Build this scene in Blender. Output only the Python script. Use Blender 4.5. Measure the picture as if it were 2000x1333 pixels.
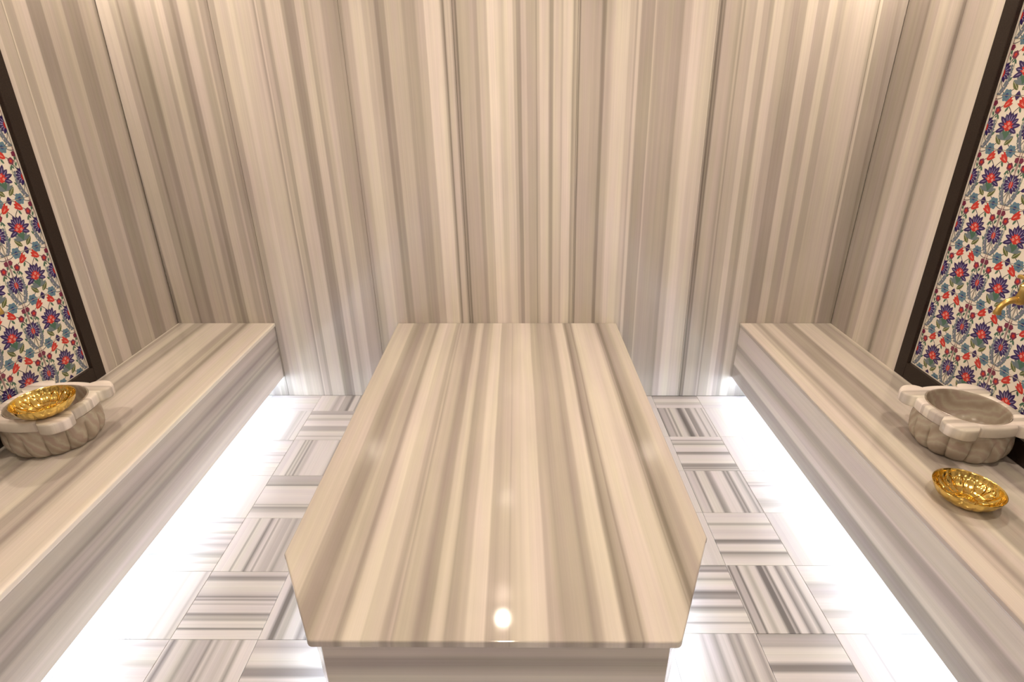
import bpy, bmesh, math, random
from mathutils import Vector, Matrix
C=bpy.context.scene.collection
for o in list(bpy.data.objects): bpy.data.objects.remove(o)
rnd=random.Random(7)
# ---------------- camera ----------------
cam=bpy.data.objects.new('camera',bpy.data.cameras.new('camera')); C.objects.link(cam)
F=Vector((-.00566238,.91327515,-.40730386)); Rt=Vector((.99998392,.00530389,-.00200924)); Up=Vector((-.000325305,.407308684,.913290496))
cam.matrix_world=Matrix(((Rt.x,Up.x,-F.x,-.0266),(Rt.y,Up.y,-F.y,-2.8705),(Rt.z,Up.z,-F.z,1.6229),(0,0,0,1)))
cam.data.sensor_width=36; cam.data.lens=1120/2000*36; cam.data.clip_start=.02
sc=bpy.context.scene; sc.camera=cam
# ---------------- world, exposure ----------------
w=bpy.data.worlds.new('world'); sc.world=w; w.use_nodes=True
w.node_tree.nodes['Background'].inputs[0].default_value=(1,.88,.76,1); w.node_tree.nodes['Background'].inputs[1].default_value=.05
sc.view_settings.view_transform='Standard'; sc.view_settings.look='None'; sc.view_settings.gamma=1; sc.view_settings.use_curve_mapping=False
sc.view_settings.exposure=0.32
LAMP_W=18.5; LAMP_COL=(1,.835,.665); LED_STR=12.0; LED_COL=(.72,.84,1.0)
CEIL=2.58
LAMPS=[(-1.41,-1.83),(-.09,-3.08),(-.10,-1.12),(1.28,-1.80),(-.11,-.11),(-1.765,-.30),(1.585,-.30),(-1.41,-3.6),(1.28,-3.6),(-.12,-5.6)]  # back corner pair and rear bench-side pair are added fill lamps
LAMP_K=dict(zip(LAMPS,(1.8,.7,1.35,1.8,.25,1.7,1.7,.7,.7,.7)))
# ---------------- helpers ----------------
def tag(o,label=None,cat=None,group=None,kind=None):
    if label: o['label']=label
    if cat: o['category']=cat
    if group: o['group']=group
    if kind: o['kind']=kind
    return o
def empty(name,loc,label=None,cat=None,group=None,kind=None):
    o=bpy.data.objects.new(name,None); o.empty_display_size=.05; o.location=loc; C.objects.link(o); return tag(o,label,cat,group,kind)
def link(name,me,parent=None,loc=(0,0,0)):
    o=bpy.data.objects.new(name,me); o.location=loc; C.objects.link(o)
    if parent is not None: o.parent=parent
    return o
def smooth(me,ang=40):
    for p in me.polygons: p.use_smooth=True
    try: me.set_sharp_from_angle(angle=math.radians(ang))
    except Exception: pass
def mesh(name,verts,faces,mats,idx=None,sm=False,ang=40):
    me=bpy.data.meshes.new(name); me.from_pydata([tuple(v) for v in verts],[],faces)
    for m in mats: me.materials.append(m)
    if idx: me.polygons.foreach_set('material_index',idx)
    me.update()
    if sm: smooth(me,ang)
    return me
def prism_bm(poly,z0,z1,bev=0,top_only=False,seg=2):
    bm=bmesh.new()
    b=[bm.verts.new((x,y,z0)) for x,y in poly]; t=[bm.verts.new((x,y,z1)) for x,y in poly]
    n=len(poly)
    bm.faces.new(b[::-1]); bm.faces.new(t)
    for i in range(n): bm.faces.new((b[i],b[(i+1)%n],t[(i+1)%n],t[i]))
    bmesh.ops.recalc_face_normals(bm,faces=bm.faces)
    if bev>0:
        ed=[e for e in bm.edges if (not top_only) or all(abs(v.co.z-z1)<1e-6 for v in e.verts)]
        bmesh.ops.bevel(bm,geom=ed,offset=bev,segments=seg,affect='EDGES',profile=.5)
    return bm
def bm_mesh(name,bm,mat,sm=False):
    me=bpy.data.meshes.new(name); bm.to_mesh(me); bm.free(); me.materials.append(mat)
    if sm=='flat': pass
    elif sm: smooth(me,35)
    return me
def box(name,lo,hi,mat,parent=None,bev=0,kind=None):
    """box given in world coordinates; origin at its base centre, parent offset removed"""
    c=Vector(((lo[0]+hi[0])/2,(lo[1]+hi[1])/2,lo[2])); hx,hy=(hi[0]-lo[0])/2,(hi[1]-lo[1])/2
    bm=prism_bm([(-hx,-hy),(hx,-hy),(hx,hy),(-hx,hy)],0,hi[2]-lo[2],bev,seg=2)
    o=link(name,bm_mesh(name,bm,mat),parent,c-(parent.location if parent else Vector()))
    if kind: o['kind']=kind
    return o
# ---------------- node helpers ----------------
class NT:
    def __init__(s,name,rough=.2,spec=.5):
        s.m=bpy.data.materials.new(name); s.m.use_nodes=True; s.t=s.m.node_tree; s.b=s.t.nodes['Principled BSDF']
        s.b.inputs['Roughness'].default_value=rough; s.b.inputs['Specular IOR Level'].default_value=spec
    def n(s,t,**k):
        x=s.t.nodes.new(t)
        for a,v in k.items(): setattr(x,a,v)
        return x
    def l(s,a,b): s.t.links.new(a,b)
    def math(s,op,a,b=None,c=None):
        x=s.n('ShaderNodeMath',operation=op)
        for i,v in enumerate((a,b,c)):
            if v is None: continue
            if isinstance(v,(int,float)): x.inputs[i].default_value=v
            else: s.l(v,x.inputs[i])
        return x.outputs[0]
    def comb(s,a,b,c):
        x=s.n('ShaderNodeCombineXYZ')
        for i,v in enumerate((a,b,c)):
            if isinstance(v,(int,float)): x.inputs[i].default_value=v
            else: s.l(v,x.inputs[i])
        return x.outputs[0]
    def noise(s,vec,scale=1,det=2,rough=.5):
        x=s.n('ShaderNodeTexNoise'); x.inputs['Scale'].default_value=scale; x.inputs['Detail'].default_value=det; x.inputs['Roughness'].default_value=rough
        if vec is not None: s.l(vec,x.inputs['Vector'])
        return x.outputs['Fac']
    def mix(s,f,a,b,mode='MIX'):
        x=s.n('ShaderNodeMix',data_type='RGBA',blend_type=mode)
        for i,v in ((0,f),(6,a),(7,b)):
            if isinstance(v,(int,float)): x.inputs[i].default_value=v
            elif isinstance(v,(tuple,list)): x.inputs[i].default_value=(*v[:3],1)
            else: s.l(v,x.inputs[i])
        return x.outputs[2]
def alb(L,gain=1.0,cool=0.0):
    """stone albedo for a given lightness 0..255: pale cream to grey-brown"""
    v=(L/255.)**2.2*gain*1.08
    d=max(0,min(1,(225-L)/110.))
    g,b=.945-.05*d,.872-.085*d; g+=(.965-.01*d-g)*cool; b+=(.965-g*0-.02*d-b)*cool
    return (min(v,.92), min(v*g,.90), min(v*b,.88),1)
def pairs(f): return [(f[i],f[i+1]) for i in range(0,len(f),2)]
def marble(name,stops,axis,long,sign=1,space='world',shear=0,ref=0,wob=.004,gain=1.0,rough=.08,streak=.10,hue=.6,soft=.0012,contrast=1.0,cool=0.0,fade=.45):
    """banded marble: bands across `axis`, running along `long`"""
    T=NT(name,rough); 
    if space=='world': src=T.n('ShaderNodeNewGeometry').outputs['Position']
    else: src=T.n('ShaderNodeTexCoord').outputs['Object']
    sp=T.n('ShaderNodeSeparateXYZ'); T.l(src,sp.inputs[0])
    ax={'X':0,'Y':1,'Z':2}; c0=sp.outputs[ax[axis]]; le=sp.outputs[ax[long]]
    if sign<0: c0=T.math('MULTIPLY',c0,-1)
    c=c0
    if shear: c=T.math('ADD',c0,T.math('MULTIPLY',T.math('SUBTRACT',le,ref),shear))
    if wob:
        n=T.noise(T.comb(T.math('MULTIPLY',c0,2.2),T.math('MULTIPLY',le,.9),3.3),1,2)
        c=T.math('ADD',c,T.math('MULTIPLY',T.math('SUBTRACT',n,.5),wob*2))
        n=T.noise(T.comb(T.math('MULTIPLY',c0,30),T.math('MULTIPLY',le,3),1.3),1,2)
        c=T.math('ADD',c,T.math('MULTIPLY',T.math('SUBTRACT',n,.5),soft*3))
    out=None; chunk=31; i=0
    while i<len(stops)-1:
        part=stops[i:i+chunk+1]; a,b=part[0][0],part[-1][0]; W=b-a
        r=T.n('ShaderNodeValToRGB'); cr=r.color_ramp; cr.interpolation='LINEAR'
        mean=200
        for j,(p,L) in enumerate(part):
            t=(p-a)/W
            if j==0: e=cr.elements[0]; e.position=0
            elif j==1: e=cr.elements[-1]; e.position=t
            else: e=cr.elements.new(t)
            e.color=alb(mean+(L-mean)*contrast,gain,cool)
        T.l(T.math('DIVIDE',T.math('SUBTRACT',c,a),W),r.inputs[0])
        out=r.outputs[0] if out is None else T.mix(T.math('GREATER_THAN',c,a),out,r.outputs[0])
        i+=chunk
    # bands fade in and out along their length
    s5=T.noise(T.comb(T.math('MULTIPLY',c,8),T.math('MULTIPLY',le,1.6),7.7),1,3,.55)
    out=T.mix(T.math('MAXIMUM',T.math('MULTIPLY',T.math('SUBTRACT',s5,.30),fade),0.0),out,alb(mean,gain,cool))
    # fine fibres along the bands
    s1=T.noise(T.comb(T.math('MULTIPLY',c,260),T.math('MULTIPLY',le,1.2),0.7),1,3,.6)
    f=T.math('ADD',1-streak*1.1,T.math('MULTIPLY',s1,streak*2.2))
    s2=T.noise(T.comb(T.math('MULTIPLY',c,9),T.math('MULTIPLY',le,2.2),5.1),1,3,.5)
    f2=T.math('ADD',.90,T.math('MULTIPLY',s2,.20))
    s4=T.noise(T.comb(T.math('MULTIPLY',c,70),T.math('MULTIPLY',le,.8),2.9),1,2,.5)
    f=T.math('MULTIPLY',T.math('MULTIPLY',f,f2),T.math('ADD',.90,T.math('MULTIPLY',s4,.22)))
    out=T.mix(1,out,T.comb(f,f,f),'MULTIPLY')
    s3=T.noise(T.comb(T.math('MULTIPLY',c,22),T.math('MULTIPLY',le,1.5),9.1),1,2)
    tr=T.n('ShaderNodeValToRGB'); tr.color_ramp.elements[0].position=.36; tr.color_ramp.elements[1].position=.64
    tr.color_ramp.elements[0].color=(1.0,1.0,.92,1); tr.color_ramp.elements[1].color=(1.0,.94,.99,1); T.l(s3,tr.inputs[0])
    out=T.mix(hue,out,T.mix(1,out,tr.outputs[0],'MULTIPLY'))
    T.l(out,T.b.inputs['Base Color'])
    return T.m
def plain(name,col,rough=.5,metal=0,spec=.5,emit=None,es=0,noise_amt=0,noise_scale=200):
    T=NT(name,rough,spec); T.b.inputs['Metallic'].default_value=metal
    if noise_amt:
        n=T.noise(T.n('ShaderNodeTexCoord').outputs['Object'],noise_scale,3,.6)
        f=T.math('ADD',1-noise_amt,T.math('MULTIPLY',n,2*noise_amt)); T.l(T.mix(1,col,T.comb(f,f,f),'MULTIPLY'),T.b.inputs['Base Color'])
    else: T.b.inputs['Base Color'].default_value=(*col,1)
    if emit: T.b.inputs['Emission Color'].default_value=(*emit,1); T.b.inputs['Emission Strength'].default_value=es
    return T.m
S_BACK=[-1.8558,140,-1.8484,188,-1.7868,188,-1.7819,165,-1.7547,165,-1.7449,125,-1.7375,158,-1.7005,158,-1.6882,140,-1.6734,140,-1.6636,180,-1.6045,180,-1.5995,165,-1.5848,165,-1.5774,190,-1.5527,190,-1.5453,165,-1.5207,165,-1.5158,145,-1.5035,145,-1.4961,160,-1.4863,160,-1.4813,195,-1.4419,195,-1.4321,170,-1.405,170,-1.3952,195,-1.3878,165,-1.3681,165,-1.3632,150,-1.3533,150,-1.3484,170,-1.3238,170,-1.3189,200,-1.3066,200,-1.2943,203,-1.2697,203,-1.2623,215,-1.2451,215,-1.2402,205,-1.1713,205,-1.159,190,-1.1492,155,-1.143,210,-1.1369,190,-1.1221,190,-1.1147,170,-1.1024,170,-1.0975,207,-1.0361,207,-1.0287,165,-1.0189,165,-1.0164,152,-0.9869,152,-0.982,165,-0.9746,165,-0.9697,205,-0.9353,205,-0.9304,175,-0.9157,175,-0.9107,190,-0.9009,190,-0.8886,205,-0.8641,205,-0.8567,178,-0.8076,178,-0.8027,165,-0.7707,165,-0.7658,190,-0.7413,190,-0.7339,215,-0.6848,215,-0.6799,200,-0.6554,200,-0.6504,190,-0.6308,190,-0.6234,155,-0.6112,155,-0.6063,165,-0.5866,165,-0.5817,195,-0.5155,195,-0.5057,175,-0.4959,175,-0.491,185,-0.4885,175,-0.4542,175,-0.4468,195,-0.4149,195,-0.41,228,-0.3463,228,-0.3389,190,-0.3279,130,-0.3217,205,-0.2997,205,-0.2923,160,-0.2801,160,-0.2739,125,-0.2678,185,-0.258,185,-0.2531,190,-0.2017,190,-0.1968,175,-0.1845,175,-0.1771,205,-0.1404,205,-0.1355,232,-0.0963,232,-0.0865,212,-0.0669,212,-0.062,222,-0.0277,222,-0.0228,195,-0.013,195,-0.0081,165,0.0066,165,0.0114,205,0.031,205,0.0359,190,0.0727,190,0.0775,160,0.0824,200,0.0898,200,0.0947,222,0.129,222,0.1387,170,0.151,170,0.1559,215,0.1828,215,0.1926,195,0.1999,226,0.2366,226,0.244,165,0.2513,190,0.2635,190,0.2696,120,0.2758,192,0.3198,192,0.3247,188,0.3614,188,0.3711,150,0.3809,150,0.3883,195,0.4078,195,0.4176,210,0.4274,224,0.4836,224,0.4909,205,0.5105,205,0.5178,180,0.5251,215,0.5349,215,0.5398,172,0.5936,172,0.5984,205,0.6058,180,0.6546,180,0.662,178,0.6986,178,0.7108,165,0.7206,165,0.7279,195,0.7523,195,0.7645,222,0.8012,222,0.8134,210,0.85,210,0.8622,195,0.8695,200,0.8793,110,0.8841,110,0.889,150,0.8963,115,0.9037,185,0.9476,185,0.9622,165,0.9671,165,0.9744,190,0.9817,150,0.9891,185,1.033,185,1.0379,207,1.0622,207,1.0671,180,1.0866,180,1.0915,165,1.1061,165,1.1135,205,1.15,205,1.1549,180,1.1915,180,1.1964,160,1.2524,160,1.2573,200,1.2963,200,1.3012,170,1.345,170,1.3499,200,1.3791,200,1.3864,172,1.4181,172,1.423,188,1.4717,188,1.4839,195,1.5155,195,1.5204,195,1.5447,195,1.5569,165,1.5666,175,1.5764,205,1.5812,160,1.6421,160,1.647,140,1.6664,155]
S_LEFT=[-0.5988,205,-0.5792,205,-0.5743,180,-0.5288,180,-0.521,210,-0.5158,170,-0.4787,170,-0.4733,200,-0.4123,200,-0.4066,150,-0.3331,150,-0.3271,185,-0.3118,185,-0.2963,178,-0.2455,178,-0.2357,188,-0.2193,188,-0.2127,155,-0.1199,155,-0.1092,185,-0.0281,185,-0.0167,165,-0.0051,130,0.0065,150]
S_RIGHT=[-0.569,218,-0.5122,218,-0.4983,195,-0.4555,195,-0.4409,190,-0.3868,190,-0.3682,150,-0.3557,125,-0.343,170,-0.3173,200,-0.2677,200,-0.2575,210,-0.216,210,-0.209,185,-0.1623,185,-0.1439,145,-0.1253,165,-0.02,165,0.0004,145,0.0211,155,0.0464,140]
S_TABLE=[-0.6591,200,-0.6425,203,-0.6303,203,-0.6242,207,-0.5742,207,-0.5696,185,-0.559,180,-0.5438,166,-0.5135,166,-0.5059,178,-0.4953,185,-0.4862,200,-0.4786,190,-0.4528,190,-0.4452,168,-0.4376,175,-0.427,212,-0.4073,223,-0.3922,223,-0.3846,212,-0.3467,210,-0.3391,190,-0.327,180,-0.3194,200,-0.3148,180,-0.3057,200,-0.2966,195,-0.2815,198,-0.2739,192,-0.2678,178,-0.2557,168,-0.2406,175,-0.233,180,-0.2254,205,-0.2102,214,-0.1981,205,-0.1905,180,-0.1799,182,-0.1724,185,-0.1602,195,-0.1496,200,-0.139,223,-0.1012,223,-0.0951,190,-0.0769,190,-0.0588,203,-0.0436,203,-0.0406,190,-0.036,205,-0.0133,215,0.0094,225,0.0321,222,0.0488,220,0.0548,192,0.07,198,0.0896,180,0.1002,185,0.1229,192,0.1456,188,0.1578,172,0.1653,178,0.1759,190,0.185,215,0.2062,222,0.2243,222,0.2304,180,0.2395,150,0.2455,165,0.2546,178,0.2637,185,0.2682,165,0.2743,200,0.2818,222,0.3272,225,0.3575,215,0.3847,218,0.3968,195,0.4013,165,0.4043,175,0.4104,145,0.418,138,0.4255,165,0.4361,180,0.4558,182,0.4663,190,0.4754,205,0.5011,212,0.5268,210]
S_LBENCH=[-1.8452,200,-1.8403,165,-1.8279,165,-1.8131,185,-1.8008,185,-1.7958,198,-1.7662,198,-1.7588,168,-1.7217,168,-1.7069,150,-1.6921,180,-1.6773,206,-1.5637,206,-1.5489,170,-1.5217,170,-1.5143,182,-1.497,182,-1.4822,150,-1.4748,150,-1.46,188,-1.4329,208,-1.349,208]
S_RBENCH=[1.1831,175,1.1929,215,1.2369,215,1.2515,185,1.2613,195,1.276,165,1.2858,165,1.3004,195,1.3127,208,1.3493,208,1.364,165,1.408,165,1.4226,172,1.4397,150,1.4593,150,1.4715,205,1.5619,205,1.5741,165,1.5936,165,1.6034,172,1.6327,172,1.6424,160,1.6498,178,1.6669,195]
S_LFACE=[0.1676,212,0.1761,205,0.1845,195,0.2071,190,0.227,178,0.2464,178,0.2597,150,0.2745,150,0.2926,178,0.3033,160,0.3137,178,0.3274,170,0.3375,165,0.3474,140,0.3604,165,0.3748,170,0.3841,185,0.3918,192,0.4069,182,0.4432,182,0.4474,190]
S_RFACE=[0.1664,150,0.1958,150,0.2073,208,0.2185,208,0.2378,198,0.2566,198,0.2774,182,0.3026,160,0.322,160,0.3339,203,0.4155,203,0.4358,195,0.4554,195,0.4592,170]
# ---------------- materials ----------------
GB=.98
M_back=marble('banded_marble_back',pairs(S_BACK),'X','Z',shear=.022,ref=1.29,rough=.15)
M_left=marble('banded_marble_left',pairs(S_LEFT),'Y','Z',shear=0,rough=.14)
M_right=marble('banded_marble_right',pairs(S_RIGHT),'Y','Z',shear=0)
def rand_stops(n,lo,hi,seed,tones=(215,205,190,175,160,150)):
    r=random.Random(seed); out=[]; x=lo
    for i in range(n):
        wd=(hi-lo)/n*r.uniform(.4,1.6); L=r.choice(tones); out+=[(x,L),(x+wd*.8,L+r.randint(-6,6))]; x+=wd
    return out
M_gen=marble('banded_marble_plain',rand_stops(30,-5,.1,3),'Y','Z')
M_genx=marble('banded_marble_front',rand_stops(30,-2,1.8,5),'X','Z')
M_table=marble('banded_marble_table',pairs(S_TABLE),'X','Y',wob=.006,rough=.06,streak=.06,gain=.90,contrast=1.1,fade=.2)
M_lb=marble('banded_marble_left_bench',[(-2.0,190)]+pairs(S_LBENCH)+[(-1.332,240),(-1.3,240)],'X','Y',wob=.006,rough=.10)  # last stops paint a bright highlight along the slab's front edge
M_rb=marble('banded_marble_right_bench',pairs(S_RBENCH)+[(1.8,190)],'X','Y',wob=.006,rough=.10)
M_lf=marble('banded_marble_left_front',[(0,190)]+pairs(S_LFACE),'Z','Y',wob=.004,rough=.14,gain=1.08,cool=.5)
M_rf=marble('banded_marble_right_front',[(0,190)]+pairs(S_RFACE),'Z','Y',wob=.004,rough=.14,gain=1.08,cool=.5)
M_tf=marble('banded_marble_table_base',[(0,190),(.1,200),(.16,170),(.2,195),(.25,200),(.29,205),(.305,190),(.33,165),(.355,160),(.37,188),(.40,190),(.425,165),(.44,170)],'Z','X',wob=.003,rough=.18)
M_tfy=marble('banded_marble_table_side',[(0,190),(.1,200),(.16,170),(.2,195),(.25,200),(.29,205),(.305,190),(.33,165),(.355,160),(.37,188),(.40,190),(.425,165),(.44,170)],'Z','Y',wob=.003,rough=.18)
M_plinth=plain('white_stone',(.74,.73,.71),.35)
M_grout=plain('white_grout',(.80,.74,.66),.7,noise_amt=.05)
M_fgrout=plain('floor_grout',(.50,.47,.46),.6)
M_gran=None
def granite():
    T=NT('dark_granite',.35,.25)
    tc=T.n('ShaderNodeTexCoord').outputs['Object']
    n=T.noise(tc,260,3,.7); r=T.n('ShaderNodeValToRGB'); e=r.color_ramp.elements
    e[0].position=.35; e[0].color=(.010,.0065,.005,1); e[1].position=.72; e[1].color=(.05,.032,.024,1); T.l(n,r.inputs[0])
    n2=T.noise(tc,25,2); T.l(T.mix(T.math('MULTIPLY',n2,.6),r.outputs[0],(.028,.018,.014)),T.b.inputs['Base Color'])
    return T.m
M_gran=granite()
def veined():
    T=NT('veined_grey_marble',.22,.5)
    tc=T.n('ShaderNodeTexCoord').outputs['Object']
    d=T.noise(tc,7,3); 
    wv=T.n('ShaderNodeTexWave',wave_type='BANDS',bands_direction='DIAGONAL'); wv.inputs['Scale'].default_value=7; wv.inputs['Distortion'].default_value=5; wv.inputs['Detail'].default_value=5; wv.inputs['Detail Scale'].default_value=1.5; T.l(tc,wv.inputs['Vector'])
    r=T.n('ShaderNodeValToRGB'); cr=r.color_ramp; cr.elements[0].position=0; cr.elements[0].color=(.27,.215,.165,1)
    for p,c in ((.35,(.40,.34,.275,1)),(.6,(.47,.43,.35,1)),(.8,(.40,.32,.27,1))): cr.elements.new(p).color=c
    cr.elements[-1].position=1; cr.elements[-1].color=(.52,.47,.39,1)
    T.l(T.math('ADD',T.math('MULTIPLY',wv.outputs['Fac'],.55),T.math('MULTIPLY',d,.45)),r.inputs[0]); T.l(r.outputs[0],T.b.inputs['Base Color'])
    return T.m
M_vein=veined()
M_rim=marble('cream_rim_marble',rand_stops(26,-.24,.24,11,(232,215,190,222,180,205,228)),'Y','X',space='local',wob=.004,rough=.15)
M_rim_side=M_rim
def gold():
    T=NT('engraved_brass',.14,.5); T.b.inputs['Metallic'].default_value=1
    tc=T.n('ShaderNodeTexCoord').outputs['Object']
    n=T.noise(tc,60,3); T.l(T.mix(n,(.93,.71,.24),(.80,.56,.15)),T.b.inputs['Base Color'])
    v=T.n('ShaderNodeTexVoronoi',feature='DISTANCE_TO_EDGE'); v.inputs['Scale'].default_value=75; T.l(tc,v.inputs['Vector'])
    bp=T.n('ShaderNodeBump'); bp.inputs['Strength'].default_value=.35; bp.inputs['Distance'].default_value=.0012; T.l(T.math('MINIMUM',v.outputs['Distance'],.18),bp.inputs['Height']); T.l(bp.outputs[0],T.b.inputs['Normal'])
    return T.m
M_gold=gold()
M_brass=plain('aged_brass',(.62,.43,.14),.28,1,noise_amt=.15,noise_scale=90)
M_ceil=plain('cream_plaster',(.78,.72,.63),.8)
M_white=plain('white_enamel',(.8,.78,.74),.4)

# ---------------- room shell ----------------
XL,XR=-1.855,1.674; YN=-6.0; ZT=CEIL
floor=box('floor',(XL-.12,YN-.1,-.06),(XR+.12,.12,-.006),M_fgrout,kind='structure')
ceiling=box('ceiling',(XL-.12,YN-.1,ZT),(XR+.12,.12,ZT+.08),M_ceil,kind='structure')
wall_back=box('wall_back',(XL-.12,.022,-.006),(XR+.12,.12,ZT),M_grout,kind='structure')
wall_front=box('wall_front',(XL-.12,YN-.1,-.006),(XR+.12,YN,ZT),M_genx,kind='structure')
wall_left=box('wall_left',(XL-.12,YN,-.006),(XL-.022,.022,ZT),M_grout,kind='structure')
wall_right=box('wall_right',(XR+.022,YN,-.006),(XR+.12,.022,ZT),M_grout,kind='structure')
def panel(parent,poly,plane,thick,mat):
    """poly in (h,z) wall coordinates; plane: ('y',y0) faces -y, ('x',x0,+1/-1) facing"""
    g=.0005
    cx=sum(p[0] for p in poly)/len(poly)
    def P(h,z,d):
        if plane[0]=='y': return Vector((h,plane[1]+d,z))
        return Vector((plane[1]-plane[2]*d,h,z))
    n=len(poly); base=P(cx,poly[0][1],0)
    cz=sum(p[1] for p in poly)/n
    def sh(p): return (p[0]+(g if p[0]<cx else -g), p[1])
    b=.0012
    def ins(p,k): return (p[0]+(k if p[0]<cx else -k), p[1]+(k if p[1]<cz else -k))
    pl=[sh(p) for p in poly]
    V=[P(*ins(p,b),0)-base for p in pl]+[P(*p,b)-base for p in pl]+[P(*p,thick)-base for p in pl]
    Fc=[tuple(range(n))]
    for r in range(2):
        for i in range(n): Fc.append((r*n+i,(r+1)*n+i,(r+1)*n+(i+1)%n,r*n+(i+1)%n))
    me=mesh('panel',V,Fc,[mat]); bm=bmesh.new(); bm.from_mesh(me); bmesh.ops.recalc_face_normals(bm,faces=bm.faces); bm.to_mesh(me); bm.free()
    # make sure the front points into the room
    o=link('panel',me,parent,base-parent.location); return o
J=[XL,-1.352,-.785,-.288,.262,.872,1.563,XR]
def jx(x,z): return x if x in (XL,XR) else x+.022*(1.29-z)
for a,b in zip(J[:-1],J[1:]):
    panel(wall_back,[(jx(a,0),0),(jx(b,0),0),(jx(b,ZT),ZT),(jx(a,ZT),ZT)],('y',0),.021,M_back)
# niches in the side walls
NL=dict(y1=-.602,y0=-1.80,fr=.075,zt=2.10); NR=dict(y1=-.567,y0=-1.78,fr=.072,zt=2.10)
BT=.45
def side(parent,x,face,N,joints,mat):
    y1,y0,zt=N['y1'],N['y0'],N['zt']
    js=[0.0]+joints+[y1]
    for a,b in zip(js[:-1],js[1:]): panel(parent,[(b,0),(a,0),(a,zt),(b,zt)],('x',x,face),.021,mat)
    js=[0.0,y1,(y0+y1)/2,y0]
    for a,b in zip(js[:-1],js[1:]): panel(parent,[(b,zt),(a,zt),(a,ZT),(b,ZT)],('x',x,face),.021,mat if a==0 else M_gen)
    js=[y0,y0-.62,y0-1.24,y0-1.9,y0-2.5,YN]
    for a,b in zip(js[:-1],js[1:]): panel(parent,[(b,0),(a,0),(a,ZT),(b,ZT)],('x',x,face),.021,M_gen)
side(wall_left,XL,1,NL,[-.526],M_left)
side(wall_right,XR,-1,NR,[-.364],M_right)

# ---------------- painted wall tiles ----------------
PC=dict(bg=(.90,.84,.74),navy=(.035,.018,.115),red=(.62,.035,.025),blue=(.10,.23,.33),dblue=(.03,.06,.20),olive=(.12,.15,.045),leaf=(.16,.21,.24),green=(.07,.16,.11),maroon=(.20,.03,.075),stem=(.03,.03,.045),white=(.85,.80,.74),pink=(.85,.45,.38),lav=(.30,.25,.46))
PN=list(PC); PM=[plain('glaze_'+k,v,.16,spec=.5) for k,v in PC.items()]
class Print:
    def __init__(s,w,h,seed=0): s.w,s.h=w,h; s.V=[];s.F=[];s.I=[];s.z=.0002
    def poly(s,pts,col,z=None):
        z=s.z if z is None else z
        # clip against tile rectangle
        m=.0012
        def clip(P,ins,inter):
            out=[]
            for i in range(len(P)):
                a,b=P[i-1],P[i]
                if ins(b):
                    if not ins(a): out.append(inter(a,b))
                    out.append(b)
                elif ins(a): out.append(inter(a,b))
            return out
        hw=s.w/2-m
        def ix(x0): return lambda a,b:(x0,a[1]+(b[1]-a[1])*(x0-a[0])/(b[0]-a[0]))
        def iy(y0): return lambda a,b:(a[0]+(b[0]-a[0])*(y0-a[1])/(b[1]-a[1]),y0)
        P=pts
        for ins,inter in ((lambda p:p[0]>=-hw,ix(-hw)),(lambda p:p[0]<=hw,ix(hw)),(lambda p:p[1]>=m,iy(m)),(lambda p:p[1]<=s.h-m,iy(s.h-m))):
            if len(P)<3: return
            P=clip(P,ins,inter)
        if len(P)<3: return
        n=len(s.V); s.V+=[(x,y,z) for x,y in P]; s.F.append(tuple(range(n,n+len(P)))); s.I.append(PN.index(col)); s.z+=.0000015
    def petal(s,x,y,ang,L,W,col,pt=.55):
        c,sn=math.cos(ang),math.sin(ang); out=[]
        for t,ww in ((0,.25),(.2,.75),(pt,1),(.8,.6),(1,0),(.8,-.6),(pt,-1),(.2,-.75),(0,-.25)):
            a,b=t*L,ww*W/2; out.append((x+a*c-b*sn,y+a*sn+b*c))
        s.poly(out,col)
    def disc(s,x,y,r,col,n=10,ry=None,scal=0,lob=5,ph=0):
        ry=ry or r
        s.poly([(x+r*(1+scal*math.cos(lob*t+ph))*math.cos(t),y+ry*(1+scal*math.cos(lob*t+ph))*math.sin(t)) for t in [2*math.pi*i/n for i in range(n)]],col)
    def line(s,pts,wd,col='stem'):
        for a,b in zip(pts[:-1],pts[1:]):
            dx,dy=b[0]-a[0],b[1]-a[1]; L=math.hypot(dx,dy) or 1; nx,ny=-dy/L*wd/2,dx/L*wd/2; ex,ey=dx/L*wd*.3,dy/L*wd*.3
            s.poly([(a[0]+nx-ex,a[1]+ny-ey),(a[0]-nx-ex,a[1]-ny-ey),(b[0]-nx+ex,b[1]-ny+ey),(b[0]+nx+ex,b[1]+ny+ey)],col)
    def curve(s,p0,p1,p2,wd,col='stem',n=6):
        s.line([((1-t)**2*p0[0]+2*t*(1-t)*p1[0]+t*t*p2[0],(1-t)**2*p0[1]+2*t*(1-t)*p1[1]+t*t*p2[1]) for t in [i/n for i in range(n+1)]],wd,col)
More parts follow.
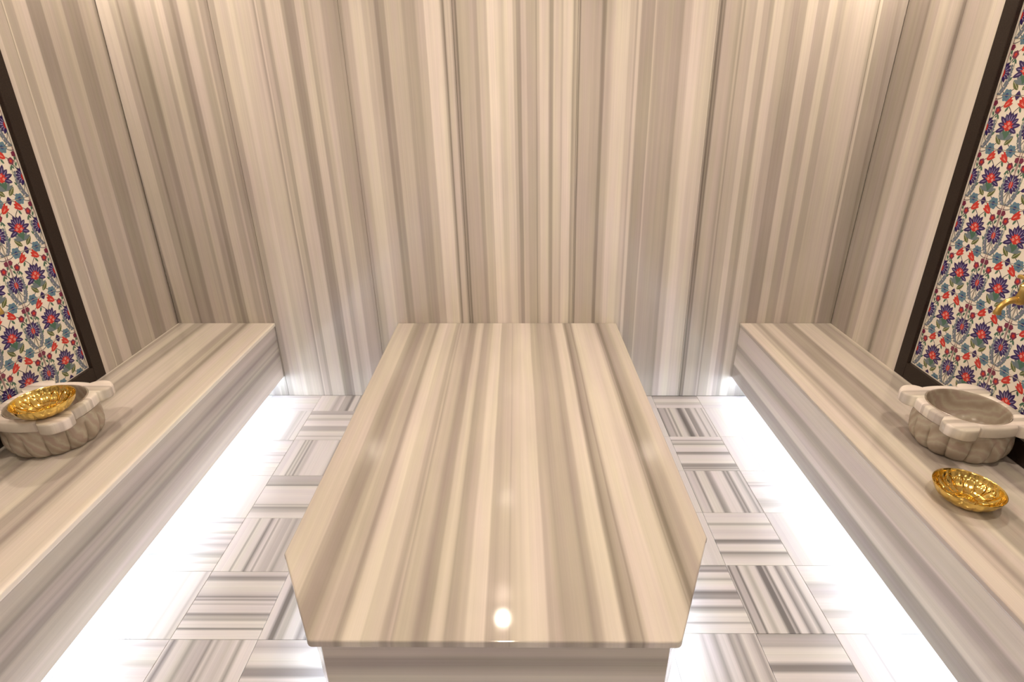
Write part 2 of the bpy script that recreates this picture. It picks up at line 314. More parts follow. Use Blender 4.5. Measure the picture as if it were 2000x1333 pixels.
def tile_print(w,h):
    p=Print(w,h); D=math.radians; k=w/.192
    def X(a): return a*k
    cy=.43*h
    for sg in (-1,1):
        p.curve((0,cy-.02),(X(sg*.012),.028),(X(sg*.048),.004),.0026)
        p.curve((X(sg*.048),-.004),(X(sg*.085),.012),(X(sg*.096),.06),.0024)
        p.curve((X(sg*.050),h+.004),(X(sg*.075),h-.018),(X(sg*.096),h-.012),.0024)
        p.curve((X(sg*.064),h-.050),(X(sg*.076),h*.62),(X(sg*.094),cy-.002),.0026)
        p.curve((X(sg*.030),h-.030),(X(sg*.010),h-.045),(0,cy+.04),.0026)
        p.curve((X(sg*.040),h-.030),(X(sg*.055),h-.036),(X(sg*.064),h-.046),.0022)
        p.curve((X(sg*.012),h-.002),(X(sg*.03),h-.012),(X(sg*.04),h+.002),.0022)
        p.curve((X(sg*.066),h-.06),(X(sg*.052),h*.55),(X(sg*.060),h*.40),.0022,'green')
        p.curve((X(sg*.090),h-.03),(X(sg*.072),h*.66),(X(sg*.086),h*.50),.0020,'green')
        # long serrated feather leaves beside the vertical joint
        def bz(t): return ((1-t)**2*X(sg*.088)+2*t*(1-t)*X(sg*.056)+t*t*X(sg*.066),(1-t)**2*.002+2*t*(1-t)*.036+t*t*.092)
        for i in range(12):
            t=i/11; x,y=bz(t); p.disc(x,y,.0098*(1-.8*abs(t-.40)**1.3),'leaf',9,scal=.14)
        p.line([bz(i/8) for i in range(9)],.0016,'lav')
        for i in range(7):
            t=.10+i*.12; x,y=bz(t); dx=.0042*(1 if i%2 else -1); p.disc(x+dx,y,.0026,'dblue' if i%2 else 'bg',7); p.disc(x+dx,y,.0012,'bg' if i%2 else 'leaf',5)
        # olive leaves
        p.petal(X(sg*.010),.018,D(90-sg*46),.040,.019,'olive',.5); p.line([(X(sg*.012),.021),(X(sg*.034),.042)],.0010,'bg')
        p.petal(X(sg*.034),h*.70,D(90+sg*30),.020,.009,'green')
        p.petal(X(sg*.052),h*.56,D(90-sg*34),.020,.008,'green'); p.petal(X(sg*.070),h*.58,D(90+sg*38),.018,.007,'green'); p.petal(X(sg*.080),h*.62,D(90-sg*30),.018,.007,'green')
        p.petal(X(sg*.050),h*.33,D(90-sg*150),.016,.007,'green')
        # maroon flowers
        p.disc(X(sg*.066),h-.049,.0130,'maroon',14,scal=.12,lob=5); p.disc(X(sg*.066),h-.049,.0060,'red',9,scal=.1)
        p.disc(X(sg*.068),h-.066,.0048,'green',8); p.disc(X(sg*.068),h-.066,.0026,'bg',7); p.disc(X(sg*.068),h-.066,.0011,'green',5)
        p.disc(X(sg*.087),h-.026,.0100,'maroon',12,scal=.12); p.petal(X(sg*.087),h-.034,D(-90),.014,.009,'green')
        # blue flowers on the horizontal joint (half on each tile)
        for yy in (0,h):
            p.disc(X(sg*.048),yy,.0200,'blue',24,scal=.13,lob=6,ph=.4); p.disc(X(sg*.048),yy,.0150,'leaf',18,scal=.10,lob=6,ph=.4); p.disc(X(sg*.048),yy,.0125,'blue',16,scal=.12,lob=6,ph=.4); p.disc(X(sg*.048),yy,.0075,'dblue',10,scal=.1)
        # tulips
        tx,ty=X(sg*.046),h-.036; a=D(90+sg*55)
        p.petal(tx,ty,a,.040,.0200,'red',.32)
        p.petal(tx,ty+.002,a-sg*.26,.041,.012,'red',.3); p.petal(tx,ty-.002,a+sg*.26,.039,.012,'red',.3)
        p.petal(tx-X(sg*.006),ty+.003,a-.12,.020,.0015,'pink'); p.petal(tx-X(sg*.006),ty+.003,a+.14,.020,.0015,'pink')
    # diamond at the joint
    for yy in (0,h): p.poly([(-.0130,yy),(-.006,yy+.010),(0,yy+.016),(.006,yy+.010),(.0130,yy),(.006,yy-.010),(0,yy-.016),(-.006,yy-.010)],'navy')
    # fan base and lotus
    for a in (-70,-48,-24,0,24,48,70): p.petal(0,cy-.042,D(90+a),.042,.0125,'green' if abs(a)<30 else 'leaf')
    for i,a in enumerate((-112,-80,-52,-27,-9,9,27,52,80,112)):
        p.petal(.010*math.sin(D(-a)),cy+.010*math.cos(D(a)),D(90+a),.043 if i%2 else .037,.0190,'navy',.38)
    for a in (-112,-80,-52,-27,-9,9,27,52,80,112): p.petal(.019*math.sin(D(-a)),cy+.019*math.cos(D(a)),D(90+a),.022,.0034,'lav')
    p.disc(0,cy+.003,.0165,'red',18,scal=.08,lob=7)
    for a in (-90,-60,-30,0,30,60,90): p.petal(0,cy,D(90+a),.0250,.0080,'red')
    for dx,dy in ((-.0100,.001),(.0012,.0110),(.0100,-.002)):
        p.disc(dx,cy+dy,.0050,'pink',9); p.disc(dx,cy+dy,.0028,'red',7); p.disc(dx,cy+dy,.0014,'pink',5)
    # half buds on both vertical joints
    for sx in (-1,1):
        x0=sx*w/2; by=cy-.004
        for a in (-150,-125,-100,-75,-50,-25,0,25,50,75,100,125,150): p.petal(x0+.011*math.sin(D(-a)),by+.015*math.cos(D(a)),D(90+a),.021,.0125,'navy')
        p.disc(x0,by,.0190,'navy',14,ry=.025)
        for a in (-135,-110,-85,-60,-30,0,30,60,85,110,135): p.petal(x0+.008*math.sin(D(-a)),by+.010*math.cos(D(a)),D(90+a),.0165,.0040,'lav' if abs(a)%50 else 'bg')
        p.disc(x0,by-.002,.0085,'red',9,ry=.013)
        p.petal(x0,by-.032,D(90),.012,.014,'leaf')
        p.line([(x0-sx*.001,0),(x0-sx*.0018,by-.03)],.0020); p.line([(x0-sx*.001,by+.03),(x0-sx*.0050,h)],.0022,'maroon')
    return p
def make_tile(w,h):
    p=tile_print(w,h); g=.0008; t=.008; b=.0008
    hw=w/2-g
    V=[(-hw+b,g+b,0),(hw-b,g+b,0),(hw-b,h-g-b,0),(-hw+b,h-g-b,0),(-hw,g,-b),(hw,g,-b),(hw,h-g,-b),(-hw,h-g,-b),(-hw,g,-t),(hw,g,-t),(hw,h-g,-t),(-hw,h-g,-t)]
    Fs=[(0,1,2,3)]+[(i+4*r,i+4*(r+1),(i+1)%4+4*(r+1),(i+1)%4+4*r) for r in (0,1) for i in range(4)]
    n=len(V); V=V+p.V; F2=Fs+[tuple(i+n for i in f) for f in p.F]; I=[0]*len(Fs)+p.I
    me=mesh('tile',V,F2,PM,I)
    bm=bmesh.new(); bm.from_mesh(me)
    for f in bm.faces:
        if f.index>=len(Fs) and f.normal.z<0: f.normal_flip()
    bm.to_mesh(me); bm.free(); return me
def tiles(parent,x,face,yc0,pitch,z0,zp,cols,rows):
    me=make_tile(pitch,zp)
    for c in range(cols):
        for r in range(rows):
            o=link('tile',me,parent,Vector((x,yc0-pitch*c,z0+zp*r))-parent.location)
            # local x -> world y, local y -> world z, local z -> room
            M=Matrix(((0,0,face),(face,0,0),(0,1,0)))
            o.rotation_euler=M.to_euler()
TLX,TRX=-1.868,1.688
zL,pL=.516,.1815; zR,pR=.526,.1770
tiles(wall_left,TLX,1,-.768,.1930,zL,pL,5,8)
tiles(wall_right,TRX,-1,-.7335,.1920,zR,pR,5,9)
box('tile_bed',(XR+.0215,-1.62,.45),(XR+.0225,-.60,2.11),M_grout,wall_right); box('tile_bed',(XL-.0225,-1.66,.45),(XL-.0215,-.60,2.11),M_grout,wall_left)
# granite borders round the niches (bevelled boards, proud of the wall)
def border(parent,x,face,N,yi1,zi0):
    y1,y0,zt=N['y1'],N['y0'],N['zt']; yi0=yi1-.193*5-.003
    xi,xo=(x-.020*face,x+.004*face); lo,hi=min(xi,xo),max(xi,xo)
    box('granite_board',(lo,yi1,BT),(hi,y1,zt),M_gran,parent,.0025)
    box('granite_board',(lo,y0,BT),(hi,yi0,zt),M_gran,parent,.0025)
    box('granite_board',(lo,yi0,BT),(hi,yi1,zi0),M_gran,parent,.0025)
    zt0={1:zL+8*pL,-1:zR+9*pR}[face]
    box('granite_board',(lo,yi0,zt0),(hi,yi1,zt),M_gran,parent,.0025)
    # pale grout bead between board and tiles
    xb=(x-.0125*face); l2,h2=min(xi,xb),max(xi,xb)
    box('grout_bead',(l2,yi1-.006,zi0),(h2,yi1,zt0),M_grout,parent); box('grout_bead',(l2,yi0,zi0),(h2,yi1-.006,zi0+.0045),M_grout,parent)
border(wall_left,XL,1,NL,-.6650,.513)
border(wall_right,XR,-1,NR,-.6310,.523)

# ---------------- floor tiles ----------------
TW=.2825
named={
'A0':('H','0:200 .12:150 .18:208 .38:190 .42:210 .55:185 .6:212 .82:205 .86:140 .9:205 1:205'),
'B0':('V','0:218 .3:212 .34:185 .38:165 .42:180 .48:205 .5:170 .6:165 .64:95 .67:105 .7:212 .78:205 .8:130 .84:205 .93:190 .95:90 .98:160 1:190'),
'A1':('V','0:225 .24:218 .27:185 .3:218 .36:205 .45:218 .72:210 .76:170 .82:140 .85:165 .87:205 .89:130 .92:212 1:205'),
'B1':('H','0:172 .1:165 .13:140 .16:215 .25:212 .3:178 .35:185 .37:220 .52:220 .56:165 .66:160 .7:172 .73:212 .84:210 .88:165 .92:215 1:190'),
'A2':('H','0:140 .03:140 .06:215 .36:205 .39:150 .42:205 .45:130 .5:205 .64:205 .66:140 .69:212 .85:200 1:205'),
'B2':('V','0:190 .1:198 .14:212 .19:205 .21:130 .24:205 .27:150 .3:205 .33:110 .36:200 .4:175 .45:212 .76:218 .8:190 .83:80 .87:120 .9:170 .93:120 .96:175 1:185'),
'A3':('V','0:222 .3:215 .34:190 .38:215 .52:212 .55:165 .6:212 .66:190 .7:170 .73:212 .85:208 1:215'),
'B3':('H','0:165 .08:178 .12:165 .22:160 .25:90 .28:214 .6:212 .68:200 .71:150 .73:200 .77:110 .8:150 .86:172 .9:205 1:215'),
'A4':('H','0:190 .06:205 .1:100 .13:212 .25:212 .31:120 .34:212 .42:130 .46:214 .53:100 .58:180 .62:214 .7:80 .76:120 .79:214 .86:130 .89:214 1:180'),
'B4':('V','0:212 .2:208 .22:140 .25:212 .36:205 .4:95 .44:190 .48:205 .5:140 .53:205 .58:180 .68:165 .7:195 .76:140 .8:178 .9:190 1:200'),
'A5':('V','0:222 .2:215 .22:200 .25:220 .47:218 .49:90 .52:205 .54:100 .56:218 .66:212 .73:160 .78:212 .9:205 .94:130 .97:190 1:185'),
'B5':('H','0:195 .06:190 .1:110 .14:130 .17:205 .28:205 .38:175 .41:95 .43:190 .45:110 .48:205 .52:160 .54:205 .63:195 .66:90 .7:170 .74:140 .77:205 .84:200 .86:70 .89:210 1:212'),
'C5':('V','0:212 .08:195 .12:70 .16:70 .2:170 .26:150 .3:205 .38:212 .44:120 .5:180 .54:80 .58:205 .62:120 .7:190 .8:150 .9:205 1:190'),
'A6':('H','0:195 .08:140 .11:200 .25:195 .32:130 .36:195 .5:205 .66:200 .72:150 .76:195 .9:150 1:205'),
'B6':('V','0:214 .06:90 .12:200 .22:195 .28:130 .33:175 .45:165 .48:110 .52:195 .56:150 .6:195 .7:178 .78:200 .83:120 .87:212 1:212'),
'C6':('H','0:190 .1:160 .2:212 .3:205 .36:110 .44:110 .48:205 .55:170 .6:212 .82:205 .85:80 .88:212 1:212'),
'D0':('H','0:100 .08:130 .15:165 .25:165 .3:205 .5:208 .58:178 .75:175 .8:208 1:212'),
'E0':('H','0:150 .1:205 .5:212 .8:190 1:212'),
'D1':('V','0:80 .05:160 .12:165 .16:110 .2:200 .24:110 .28:205 .36:195 .4:150 .44:60 .5:90 .54:165 .58:205 .6:110 .68:120 .72:200 .78:195 .81:120 .84:200 .92:190 .94:130 .97:205 1:200'),
'E1':('V','0:205 .3:208 .42:185 .52:165 .55:220 .75:216 .85:200 1:222'),
'D2':('H','0:214 .1:208 .12:110 .15:195 .2:175 .25:120 .28:205 .4:210 .46:200 .49:90 .54:130 .58:206 .78:212 .82:120 .88:110 .92:160 .95:110 .97:200 1:140'),
'E2':('V','0:205 .34:200 .38:120 .44:150 .47:216 .6:212 .63:160 .67:205 .74:170 .8:216 1:222'),
'D3':('V','0:150 .04:190 .14:180 .17:90 .21:208 .33:200 .37:110 .44:150 .48:212 .65:208 .69:90 .73:160 .76:90 .81:208 .88:185 .93:120 .96:190 1:130'),
'E3':('H','0:205 .28:208 .31:120 .34:205 .38:110 .43:214 .66:205 .74:130 .84:130 .88:165 .92:212 1:214'),
'D4':('H','0:200 .2:208 .24:130 .28:206 .4:195 .52:206 .56:75 .61:130 .64:212 .74:208 .78:95 .83:160 .9:206 1:212'),
'E4':('V','0:180 .2:170 .28:185 .32:214 .45:208 .48:165 .52:214 .56:205 .58:150 .62:214 1:222'),
'D5':('V','0:195 .03:60 .06:165 .12:160 .15:55 .18:205 .23:200 .28:150 .33:205 .4:200 .44:70 .5:65 .52:160 .56:75 .6:214 .66:205 .7:90 .76:165 .8:205 .86:95 .9:190 .94:208 1:212'),
'E5':('H','0:212 .25:208 .31:110 .37:160 .44:140 .5:165 .55:212 .66:208 .7:120 .77:150 .82:210 1:205'),
'K5':('H','0:90 .05:160 .1:95 .13:212 .2:190 .23:130 .27:214 .38:208 .43:70 .48:120 .52:110 .55:214 .61:205 .65:100 .7:165 .74:214 .84:205 .86:130 .89:214 1:212'),
'K6':('V','0:222 .3:216 .38:180 .42:214 .52:140 .57:212 .64:205 .68:120 .74:165 .78:110 .84:205 .92:170 .96:130 1:205'),
'D6':('H','0:130 .08:165 .16:150 .2:206 .34:208 .4:85 .46:95 .5:206 .6:200 .66:165 .7:206 .84:202 .865:60 .89:206 1:200'),
'E6':('V','0:205 .3:205 .34:100 .38:206 .55:205 .6:165 .66:208 1:205'),
}
FG=1.0
def fst(s,W):
    return [(float(a)*W,int(b)) for a,b in (t.split(':') for t in s.split())]
def floor_mat(key,ori,s,W,ct=.72):
    return marble('floor_marble_'+key,fst(s,W),'X' if ori=='V' else 'Y','Y' if ori=='V' else 'X',sign=1 if ori=='V' else -1,space='local',wob=.002,soft=.0008,rough=.45,fade=.4,streak=.10,gain=FG,contrast=ct,cool=.75)
pool=[]
for i in range(8):
    r=random.Random(50+i); x=0; s=''
    while x<1:
        L=r.choice((212,205,212,200,150,120,180,208)); s+='%.3f:%d '%(x,L); x+=r.uniform(.02,.09)
        s+='%.3f:%d '%(min(x,1),L); x+=.012
    s=' '.join(s.split()[:30]); pool.append(s)
pm={}
def pool_mat(i,ori):
    if (i,ori) not in pm: pm[(i,ori)]=floor_mat('%s%d'%(ori.lower(),i),ori,pool[i],TW)
    return pm[(i,ori)]
tm={}
def floor_tile(x0,x1,y1,y0,mat):
    k=(round(x1-x0,4),round(y1-y0,4),mat.name)
    if k not in tm:
        g=.0006; bm=prism_bm([(g,-(y1-y0)+g),(x1-x0-g,-(y1-y0)+g),(x1-x0-g,-g),(g,-g)],-.0115,0,.0008,True,1)
        tm[k]=bm_mesh('tile',bm,mat)
    return link('tile',tm[k],floor,Vector((x0,y1,0))-floor.location)
rowsL=[0,-.170,-.452,-.738,-1.020,-1.303,-1.585]; rowsR=[0,-.135,-.416,-.698,-.981,-1.268,-1.557]
while rowsL[-1]>-5.9: rowsL.append(rowsL[-1]-TW)
while rowsR[-1]>-5.9: rowsR.append(rowsR[-1]-TW)
colL=[('A',-1.418,-1.135),('B',-1.135,-.852),('C',-.852,-.569),('Q',-.569,-.2865)]
colR=[('J',-.095,.1875),('K2',.1875,.47),('K',.47,.752),('D',.752,1.008),('E',1.008,1.29)]
pale=marble('floor_marble_pale',[(0,205),(.1,200),(.15,212),(.25,198),(.2825,205)],'X','Y',space='local',rough=.3,contrast=.8,cool=.75)
def lay(cols,rows):
    for ci,(c,x0,x1) in enumerate(cols):
        for ri,(y1,y0) in enumerate(zip(rows[:-1],rows[1:])):
            y0=max(y0,YN+.001)
            key=c+str(ri)
            if key in named:
                ori,s=named[key]; W=(x1-x0) if ori=='V' else (y1-y0)
                m=floor_mat(key.lower(),ori,s,W,.36 if c in 'AE' else .74)  # bench-side columns: washed-out strip glow painted in by flatter bands
            elif c=='K' and ri<5: m=pale
            else:
                ori='V' if (ci+ri)%2 else 'H'; m=pool_mat(rnd.randrange(8),ori)
            floor_tile(x0,x1,y1,y0,m)
lay(colL,rowsL); lay(colR,rowsR)
ri=0
for y1,y0 in zip(rowsL[:-1],rowsL[1:]):
    ri+=1
    if y1<-1.5: floor_tile(-.2865,-.095,y1,max(y0,YN+.001),pool_mat(ri%8,'V' if ri%2 else 'H'))
# narrow plain strips that close the floor under the benches
for xa,xb in ((-1.58,-1.418),(1.29,1.45)):
    y=0
    while y>-5.8:
        y2=max(y-.62,YN+.002); floor_tile(xa,xb,y,y2,M_plinth); y=y2
floor_slab=box('screed',( -.2865,-1.60,-.012),(-.095,0,-.001),M_plinth,floor)

# ---------------- benches ----------------
def bench(side,x_back,x_front,mt,mf,label):
    s=1 if side=='l' else -1       # direction from wall into the room
    e=empty('bench',((x_back+x_front)/2,-2.3,0),label,'bench')
    yb,yf=-.001,-5.6
    def b(name,xa,xb,z0,z1,mat,bev=0,ya=yf,yc=yb):
        return box(name,(min(xa,xb),ya,z0),(max(xa,xb),yc,z1),mat,e,bev)
    b('top_slab',x_back,x_front+.006*s,.431,.45,mt,.0035)
    b('front_panel',x_front,x_front-.022*s,.122,.4288,mf,.001)
    b('plinth',x_back,x_front-.16*s,.0005,.4295,M_plinth)
    st=b('light_strip',x_front-.042*s,x_front-.060*s,.104,.134,M_led); st['label']='white glowing light strip under the bench front'
    st2=b('strip_channel',x_front-.0225*s,x_front-.062*s,.1345,.140,M_white)
    return e
T=NT('led_strip'); T.b.inputs['Base Color'].default_value=(.8,.8,.8,1); T.b.inputs['Emission Color'].default_value=(*LED_COL,1); T.b.inputs['Emission Strength'].default_value=LED_STR; M_led=T.m
bench('l',XL+.0005,-1.334,M_lb,M_lf,'marble bench along the left wall, under the basin holding a brass bowl')
bench('r',XR-.0005,1.19,M_rb,M_rf,'marble bench along the right wall, with a brass bowl lying on its top')

# ---------------- central platform ----------------
def rounded(poly,rs,seg=6):
    out=[]; n=len(poly)
    for i,(p,r) in enumerate(zip(poly,rs)):
        if r<=0: out.append(p); continue
        P=Vector(p); a=(Vector(poly[i-1])-P).normalized(); b=(Vector(poly[(i+1)%n])-P).normalized()
        ang=a.angle(b); d=r/math.tan(ang/2); c=P+(a+b).normalized()*(r/math.sin(ang/2)); A=P+a*d; B=P+b*d
        a0=math.atan2(A.y-c.y,A.x-c.x); a1=math.atan2(B.y-c.y,B.x-c.x); da=(a1-a0+math.pi)%(2*math.pi)-math.pi
        for k in range(seg+1): t=a0+da*k/seg; out.append((c.x+r*math.cos(t),c.y+r*math.sin(t)))
    return out
tb=empty('marble_platform',(-.0715,-1.0,0),'large marble platform with cut front corners in the middle of the room','platform')
tp=[(-.661,-.001),(-.661,-1.673),(-.507,-1.9455),(.3575,-1.9455),(.518,-1.6075),(.518,-.001)]
def off(poly,o,loc): return [(x-loc[0],y-loc[1]) for x,y in poly]
bm=prism_bm(off(rounded(tp,[0,.012,.016,.016,.012,0]),0,tb.location),0,.022,.0045,False,4)
link('top_slab',bm_mesh('top_slab',bm,M_table),tb,(0,0,.428))
bp=[(-.630,-.001),(-.630,-1.662),(-.490,-1.918),(.343,-1.918),(.490,-1.600),(.490,-.001)]
# side panels as separate stone panels
def vpanel(name,a,b,z0,z1,mat,th=.02):
    d=Vector((b[0]-a[0],b[1]-a[1])); n=Vector((-d.y,d.x)).normalized()*th; g=d.normalized()*.0006
    P=[(a[0]+g.x,a[1]+g.y),(b[0]-g.x,b[1]-g.y),(b[0]-g.x+n.x,b[1]-g.y+n.y),(a[0]+g.x+n.x,a[1]+g.y+n.y)]
    bm=prism_bm(off(P,0,tb.location),0,z1-z0,.0008,False,1); return link(name,bm_mesh(name,bm,mat),tb,(0,0,z0))
for i,m in ((0,M_tfy),(1,M_tfy),(2,M_tf),(3,M_tfy),(4,M_tfy)): vpanel('side_panel' if i!=2 else 'front_panel',bp[i],bp[i+1],.105,.4275,m)
pl=[(-.53,-.001),(-.53,-1.60),(-.43,-1.80),(.29,-1.80),(.39,-1.56),(.39,-.001)]
bm=prism_bm(off(pl,0,tb.location),0,.427,0); link('plinth',bm_mesh('plinth',bm,M_plinth),tb,(0,0,.0005))
def inset(poly,d):
    cx,cy=-.07,-.9; out=[]
    n=len(poly)
    for i in range(n):
        P=Vector(poly[i]); a=Vector(poly[i-1]); b=Vector(poly[(i+1)%n])
        if i in (0,n-1): out.append((P.x+(d if P.x<cx else -d),P.y)); continue
        e1=(P-a).normalized(); e2=(b-P).normalized(); n1=Vector((-e1.y,e1.x)); n2=Vector((-e2.y,e2.x)); m=(n1+n2).normalized(); out.append(tuple(P+m*(d/m.dot(n1))))
    return out
for d0,d1,z0,z1,mt,nm in ((.034,.050,.095,.117,M_led,'light_strip'),(.0205,.056,.1175,.122,M_white,'strip_channel')):
    A=inset(bp,d0); B=inset(bp,d1); V=[];Fc=[]
    for z in (z0,z1):
        V+=[(x-tb.location.x,y-tb.location.y,z) for x,y in A]+[(x-tb.location.x,y-tb.location.y,z) for x,y in B]
    n=len(A)
    for i in range(n-1):
        Fc+=[(i,i+1,n+i+1,n+i),(2*n+i,3*n+i,3*n+i+1,2*n+i+1),(i,2*n+i,2*n+i+1,i+1),(n+i,n+i+1,3*n+i+1,3*n+i)]
    Fc+=[(0,n,3*n,2*n),(n-1,3*n-1,4*n-1,2*n-1)]
    o=link(nm,mesh(nm,V,Fc,[mt]),tb)
    if nm=='light_strip': o['label']='white glowing light strip round the platform foot'

# ---------------- basins ----------------
def polar_mesh(name,prof,mat,N=192,close_in=False,loop=False):
    """prof: list of functions theta->(r,z)"""
    V=[];Fc=[]
    for f in prof:
        for k in range(N):
            t=2*math.pi*k/N; r,z=f(t); V.append((r*math.cos(t),r*math.sin(t),z))
    m=len(prof)
    for j in range(m if loop else m-1):
        for k in range(N):
            a=j*N+k; b=j*N+(k+1)%N; j2=(j+1)%m; Fc.append((a,b,j2*N+(k+1)%N,j2*N+k))
    if close_in:
        V.append((0,0,prof[-1](0)[1])); c=len(V)-1
        for k in range(N): Fc.append(((m-1)*N+k,(m-1)*N+(k+1)%N,c))
        V.append((0,0,prof[0](0)[1])); c=len(V)-1
        for k in range(N): Fc.append(((k+1)%N,k,c))
    me=mesh(name,V,Fc,[mat]); bm=bmesh.new(); bm.from_mesh(me); bmesh.ops.recalc_face_normals(bm,faces=bm.faces); bm.to_mesh(me); bm.free(); smooth(me,38); return me
def rim_r(t,o=0.0):
    """eight-lobed outline: four flat side lobes and four corner lobes"""
    q=(t+math.pi/4)%(math.pi/2)-math.pi/4     # -45..45 deg about nearest axis
    a=abs(q); notch=math.radians(26.5)
    if a<notch:
        x=.148-.009*(a/notch)**2; r=x/math.cos(a)
        e=(notch-a); r-= .006*max(0,1-e/.06)
    else:
        b=(a-notch)/(math.pi/4-notch)         # 0 at notch, 1 at the diagonal
        r=.171+.031*math.sin(min(b*1.15,1)*math.pi/2)**.8
        r-=.010*max(0,1-b/.12)
    return r-o
def lob(t,n=14):
    return abs(math.cos(n*t/2))**.55
def rimprof():
    R=.1232; P=[]
    P.append(lambda t:(R,0.0)); P.append(lambda t:(R,.038)); P.append(lambda t:(R+.0015,.0405)); P.append(lambda t:(R+.004,.0415))
    for o,z in ((.007,.0415),(.004,.0405),(.0015,.038),(0,.034),(0,.008),(.0015,.004),(.004,.0015),(.008,0.0)):
        P.append(lambda t,o=o,z=z:(rim_r(t,o),z))
    return P
def bodyprof():
    P=[]
    def g(r,z,amp): return lambda t:(r-amp*(1-lob(t)),z)
    for r,z,amp in ((.105,.0,.006),(.118,.0005,.008),(.130,.006,.011),(.141,.020,.013),(.148,.038,.013),(.1505,.056,.012),(.150,.074,.011),(.148,.088,.008),(.1465,.096,.003),(.145,.102,0)): P.append(g(r,z,amp))
    for r,z in ((.1440,.1158),(.1228,.1159),(.1228,.153),(.1220,.1565),(.1205,.1572),(.1190,.155),(.1185,.145),(.1178,.12),(.117,.10),(.112,.08),(.100,.055),(.080,.040),(.05,.032),(.02,.030)): P.append(lambda t,r=r,z=z:(r,z))
    return P
me_rim=polar_mesh('rim',rimprof(),M_rim,N=360,loop=True); me_body=polar_mesh('bowl',bodyprof(),M_vein,N=336,close_in=True)
def basin(x,y,rot,label):
    e=empty('basin',(x,y,.4503),label,'basin'); e.rotation_euler=(0,0,rot)
    link('bowl',me_body,e); link('rim',me_rim,e,(0,0,.1162)); return e
basin(1.5395,-1.141,math.radians(3),'empty carved marble basin with lobed rim on the right bench')
basin(-1.684,-1.116,math.radians(0),'carved marble basin with lobed rim on the left bench, brass bowl on it')
# ---------------- brass bowls ----------------
def bowlprof():
    P=[]; n=16
    def fl(r,z,a,s=1): return lambda t:(r+s*a*(abs(math.cos(n*t/2))**.7-.5),z+a*.0)
    # outside from foot up
    for r,z,a in ((.030,.0,0),(.045,.001,.001),(.062,.007,.003),(.075,.017,.0036),(.084,.028,.0034),(.0895,.038,.0025),(.0925,.0455,.001),(.0938,.0490,0),(.0945,.0502,0),(.0935,.0512,0)): P.append(fl(r,z,a))
    for r,z,a in ((.0915,.0495,0),(.0900,.0455,.001),(.0872,.038,.0018),(.0818,.028,.0022),(.0728,.0178,.002),(.060,.0088,.0012),(.045,.0035,.0005),(.030,.0028,0),(.0285,.0062,0),(.024,.0068,0),(.0225,.0032,0),(.012,.0040,0),(.008,.0062,0)): P.append(fl(r,z,a))
    return P
me_bowl=polar_mesh('brass_bowl',bowlprof(),M_gold,N=256,close_in=True)
def petals_ring(me_name):
    """raised arches, ribs and dots chased into the inside of the bowl"""
    bm=bmesh.new()
    def tube(pts,r,seg=5):
        rings=[]
        for i,p in enumerate(pts):
            p=Vector(p); d=(Vector(pts[min(i+1,len(pts)-1)])-Vector(pts[max(i-1,0)])).normalized()
            u=d.orthogonal().normalized(); v=d.cross(u)
            rings.append([bm.verts.new(p+u*r*math.cos(2*math.pi*k/seg)+v*r*math.sin(2*math.pi*k/seg)) for k in range(seg)])
        for a,b in zip(rings[:-1],rings[1:]):
            for k in range(seg): bm.faces.new((a[k],a[(k+1)%seg],b[(k+1)%seg],b[k]))
    def surf(r):   # inside height at radius r
        T=[(.0225,.0032),(.030,.0028),(.045,.0035),(.060,.0088),(.0728,.0178),(.0818,.028),(.0872,.038),(.0900,.0455)]
        for (a,b),(c,d) in zip(T[:-1],T[1:]):
            if r<=c: return b+(d-b)*(r-a)/(c-a)
        return .0455
    n=16
    for k in range(n):
        c=2*math.pi*(k+.5)/n; h=math.pi/n*.82
        pts=[]
        for i in range(13):
            s=i/12*math.pi; ang=c-h*math.cos(s); r=.060+.0245*math.sin(s)**.6; pts.append((r*math.cos(ang)*.985,r*math.sin(ang)*.985,surf(r)+.0012))
        tube(pts,.0013)
        pts=[]
        for i in range(7):
            r=.034+.024*i/6; ang=2*math.pi*k/n; pts.append((r*math.cos(ang),r*math.sin(ang),surf(r)+.0006))
        tube(pts,.0010)
    for r in (.0335,.0585):
        tube([(r*math.cos(2*math.pi*i/64),r*math.sin(2*math.pi*i/64),surf(r)+.0006) for i in range(65)],.0007)
    return bm
me_ch=bm_mesh('chasing',petals_ring('c'),M_gold,True)
def bowl(loc,rot,label):
    e=empty('brass_bowl',loc,label,'bowl'); e.rotation_euler=rot
    link('vessel',me_bowl,e); link('engraving',me_ch,e); return e
bowl((1.358,-1.447,.4512),(0,0,.2),'engraved brass bowl lying on the right bench in front of the basin')
bowl((-1.622,-1.190,.6090),(math.radians(1.2),math.radians(-1.2),.5),'engraved brass bowl resting on the rim of the left basin')
# ---------------- taps ----------------
def tube_mesh(name,paths,mat,seg=14):
    bm=bmesh.new()
    for pts in paths:
        rings=[]; u=None
        for i,(p,r) in enumerate(pts):
            p=Vector(p); d=(Vector(pts[min(i+1,len(pts)-1)][0])-Vector(pts[max(i-1,0)][0])).normalized()
            if u is None: u=d.orthogonal().normalized()
            u=(u-d*u.dot(d)).normalized(); v=d.cross(u)
            rings.append([bm.verts.new(p+u*r*math.cos(2*math.pi*k/seg)+v*r*math.sin(2*math.pi*k/seg)) for k in range(seg)])
        for a,b in zip(rings[:-1],rings[1:]):
            for k in range(seg): bm.faces.new((a[k],a[(k+1)%seg],b[(k+1)%seg],b[k]))
        bm.faces.new(rings[0][::-1]); bm.faces.new(rings[-1])
    bmesh.ops.recalc_face_normals(bm,faces=bm.faces)
    return bm_mesh(name,bm,mat,True)
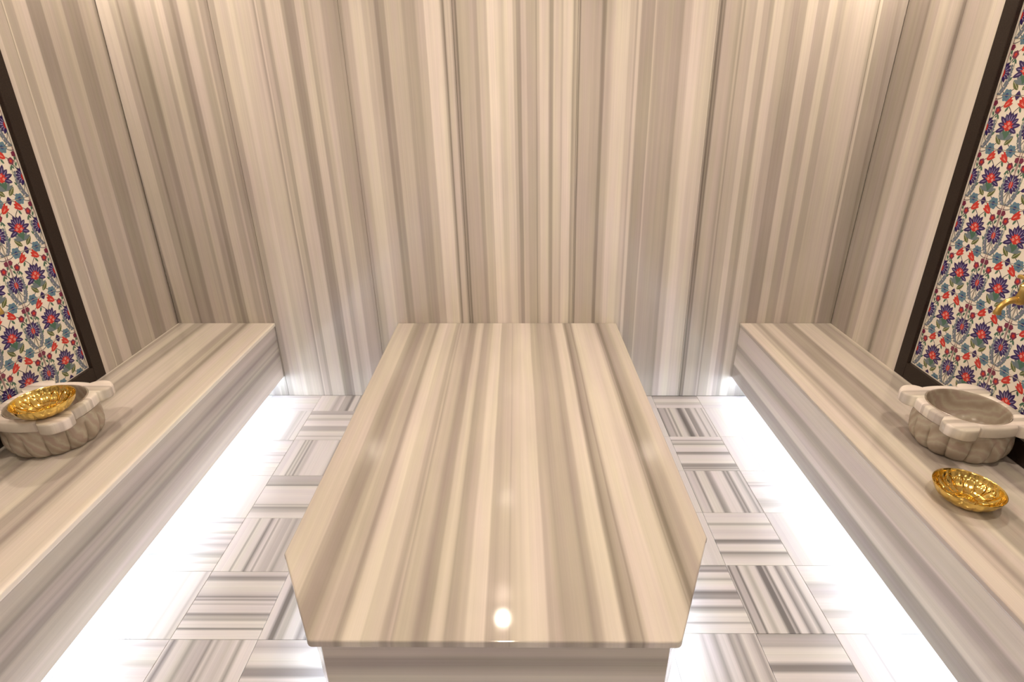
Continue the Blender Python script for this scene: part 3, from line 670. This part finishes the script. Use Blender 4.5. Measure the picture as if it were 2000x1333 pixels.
# local: wall at x=0, spout towards -x
m_body=tube_mesh('body',[[((0,0,0),.011),((-.02,0,0),.0115),((-.03,0,0),.014),((-.036,0,0),.012),((-.06,0,0),.0125),((-.085,0,.001),.0135),((-.10,0,.001),.0125)],
                         [((-.082,0,-.014),.010),((-.082,0,-.010),.014),((-.082,0,.015),.015),((-.082,0,.024),.0125),((-.082,0,.040),.012),((-.082,0,.044),.0145),((-.082,0,.050),.0145),((-.082,0,.053),.010),((-.082,0,.066),.0065)]],M_brass)
m_spout=tube_mesh('spout',[[((-.095,0,.001),.0115),((-.108,0,-.001),.011),((-.120,0,-.005),.0105),((-.131,0,-.013),.0100),((-.138,0,-.024),.0095),((-.141,0,-.036),.0095),((-.141,0,-.040),.0115),((-.141,0,-.048),.0115)]],M_brass)
m_handle=tube_mesh('handle',[[((-.082,-.034,.070),.0062),((-.082,-.026,.071),.0075),((-.082,-.012,.070),.0052),((-.082,0,.069),.0078),((-.082,.012,.070),.0052),((-.082,.026,.071),.0075),((-.082,.034,.070),.0062)]],M_brass)
m_fl=tube_mesh('wall_flange',[[((.001,0,0),.026),((-.003,0,0),.026),((-.006,0,0),.021),((-.009,0,0),.013)]],M_brass,24)
def tap(x,y,z,rz,label):
    e=empty('tap',(x,y,z),label,'tap'); e.rotation_euler=(0,0,rz)
    for n,m in (('wall_flange',m_fl),('body',m_body),('spout',m_spout),('handle',m_handle)): link(n,m,e)
    return e
tap(TRX-.001,-1.115,.985,0,'brass tap on the tiled wall above the right basin')
tap(TLX+.001,-1.115,.985,math.pi,'brass tap at the left picture edge, on the tiles above the left basin')
# ---------------- ceiling lamps ----------------
m_glow=plain('lamp_glow',(1,.9,.8),.5,emit=LAMP_COL,es=40)
ringprof=[lambda t,r=r,z=z:(r,z) for r,z in ((.034,0),(.036,-.006),(.046,-.006),(.050,-.003),(.051,0))]
me_ring=polar_mesh('trim_ring',ringprof,M_white,N=48)
me_disc=polar_mesh('diffuser',[lambda t:(.0335,-.001),lambda t:(.0335,-.004)],m_glow,N=32,close_in=True)
where=['over the left half of the platform','over the camera end of the platform','over the middle of the platform','over the right half of the platform','close to the back wall','added to brighten the back left corner of the room','added to brighten the back right corner of the room','added as fill behind the viewer by the left bench','added as fill behind the viewer by the right bench','near the front wall']  # corner and behind-viewer lamps are added for fill light
for (x,y),wh in zip(LAMPS,where):
    e=empty('ceiling_lamp',(x,y,CEIL),'round recessed ceiling lamp '+wh,'lamp','recessed ceiling lamps')
    link('trim_ring',me_ring,e); link('diffuser',me_disc,e)
    ld=bpy.data.lights.new('lamp_light','SPOT'); ld.energy=LAMP_W*LAMP_K.get((x,y),1); ld.color=LAMP_COL; ld.spot_size=math.radians(174); ld.spot_blend=.5; ld.shadow_soft_size=.05
    lo=bpy.data.objects.new('lamp_light',ld); C.objects.link(lo); lo.parent=e; lo.location=(0,0,-.03)
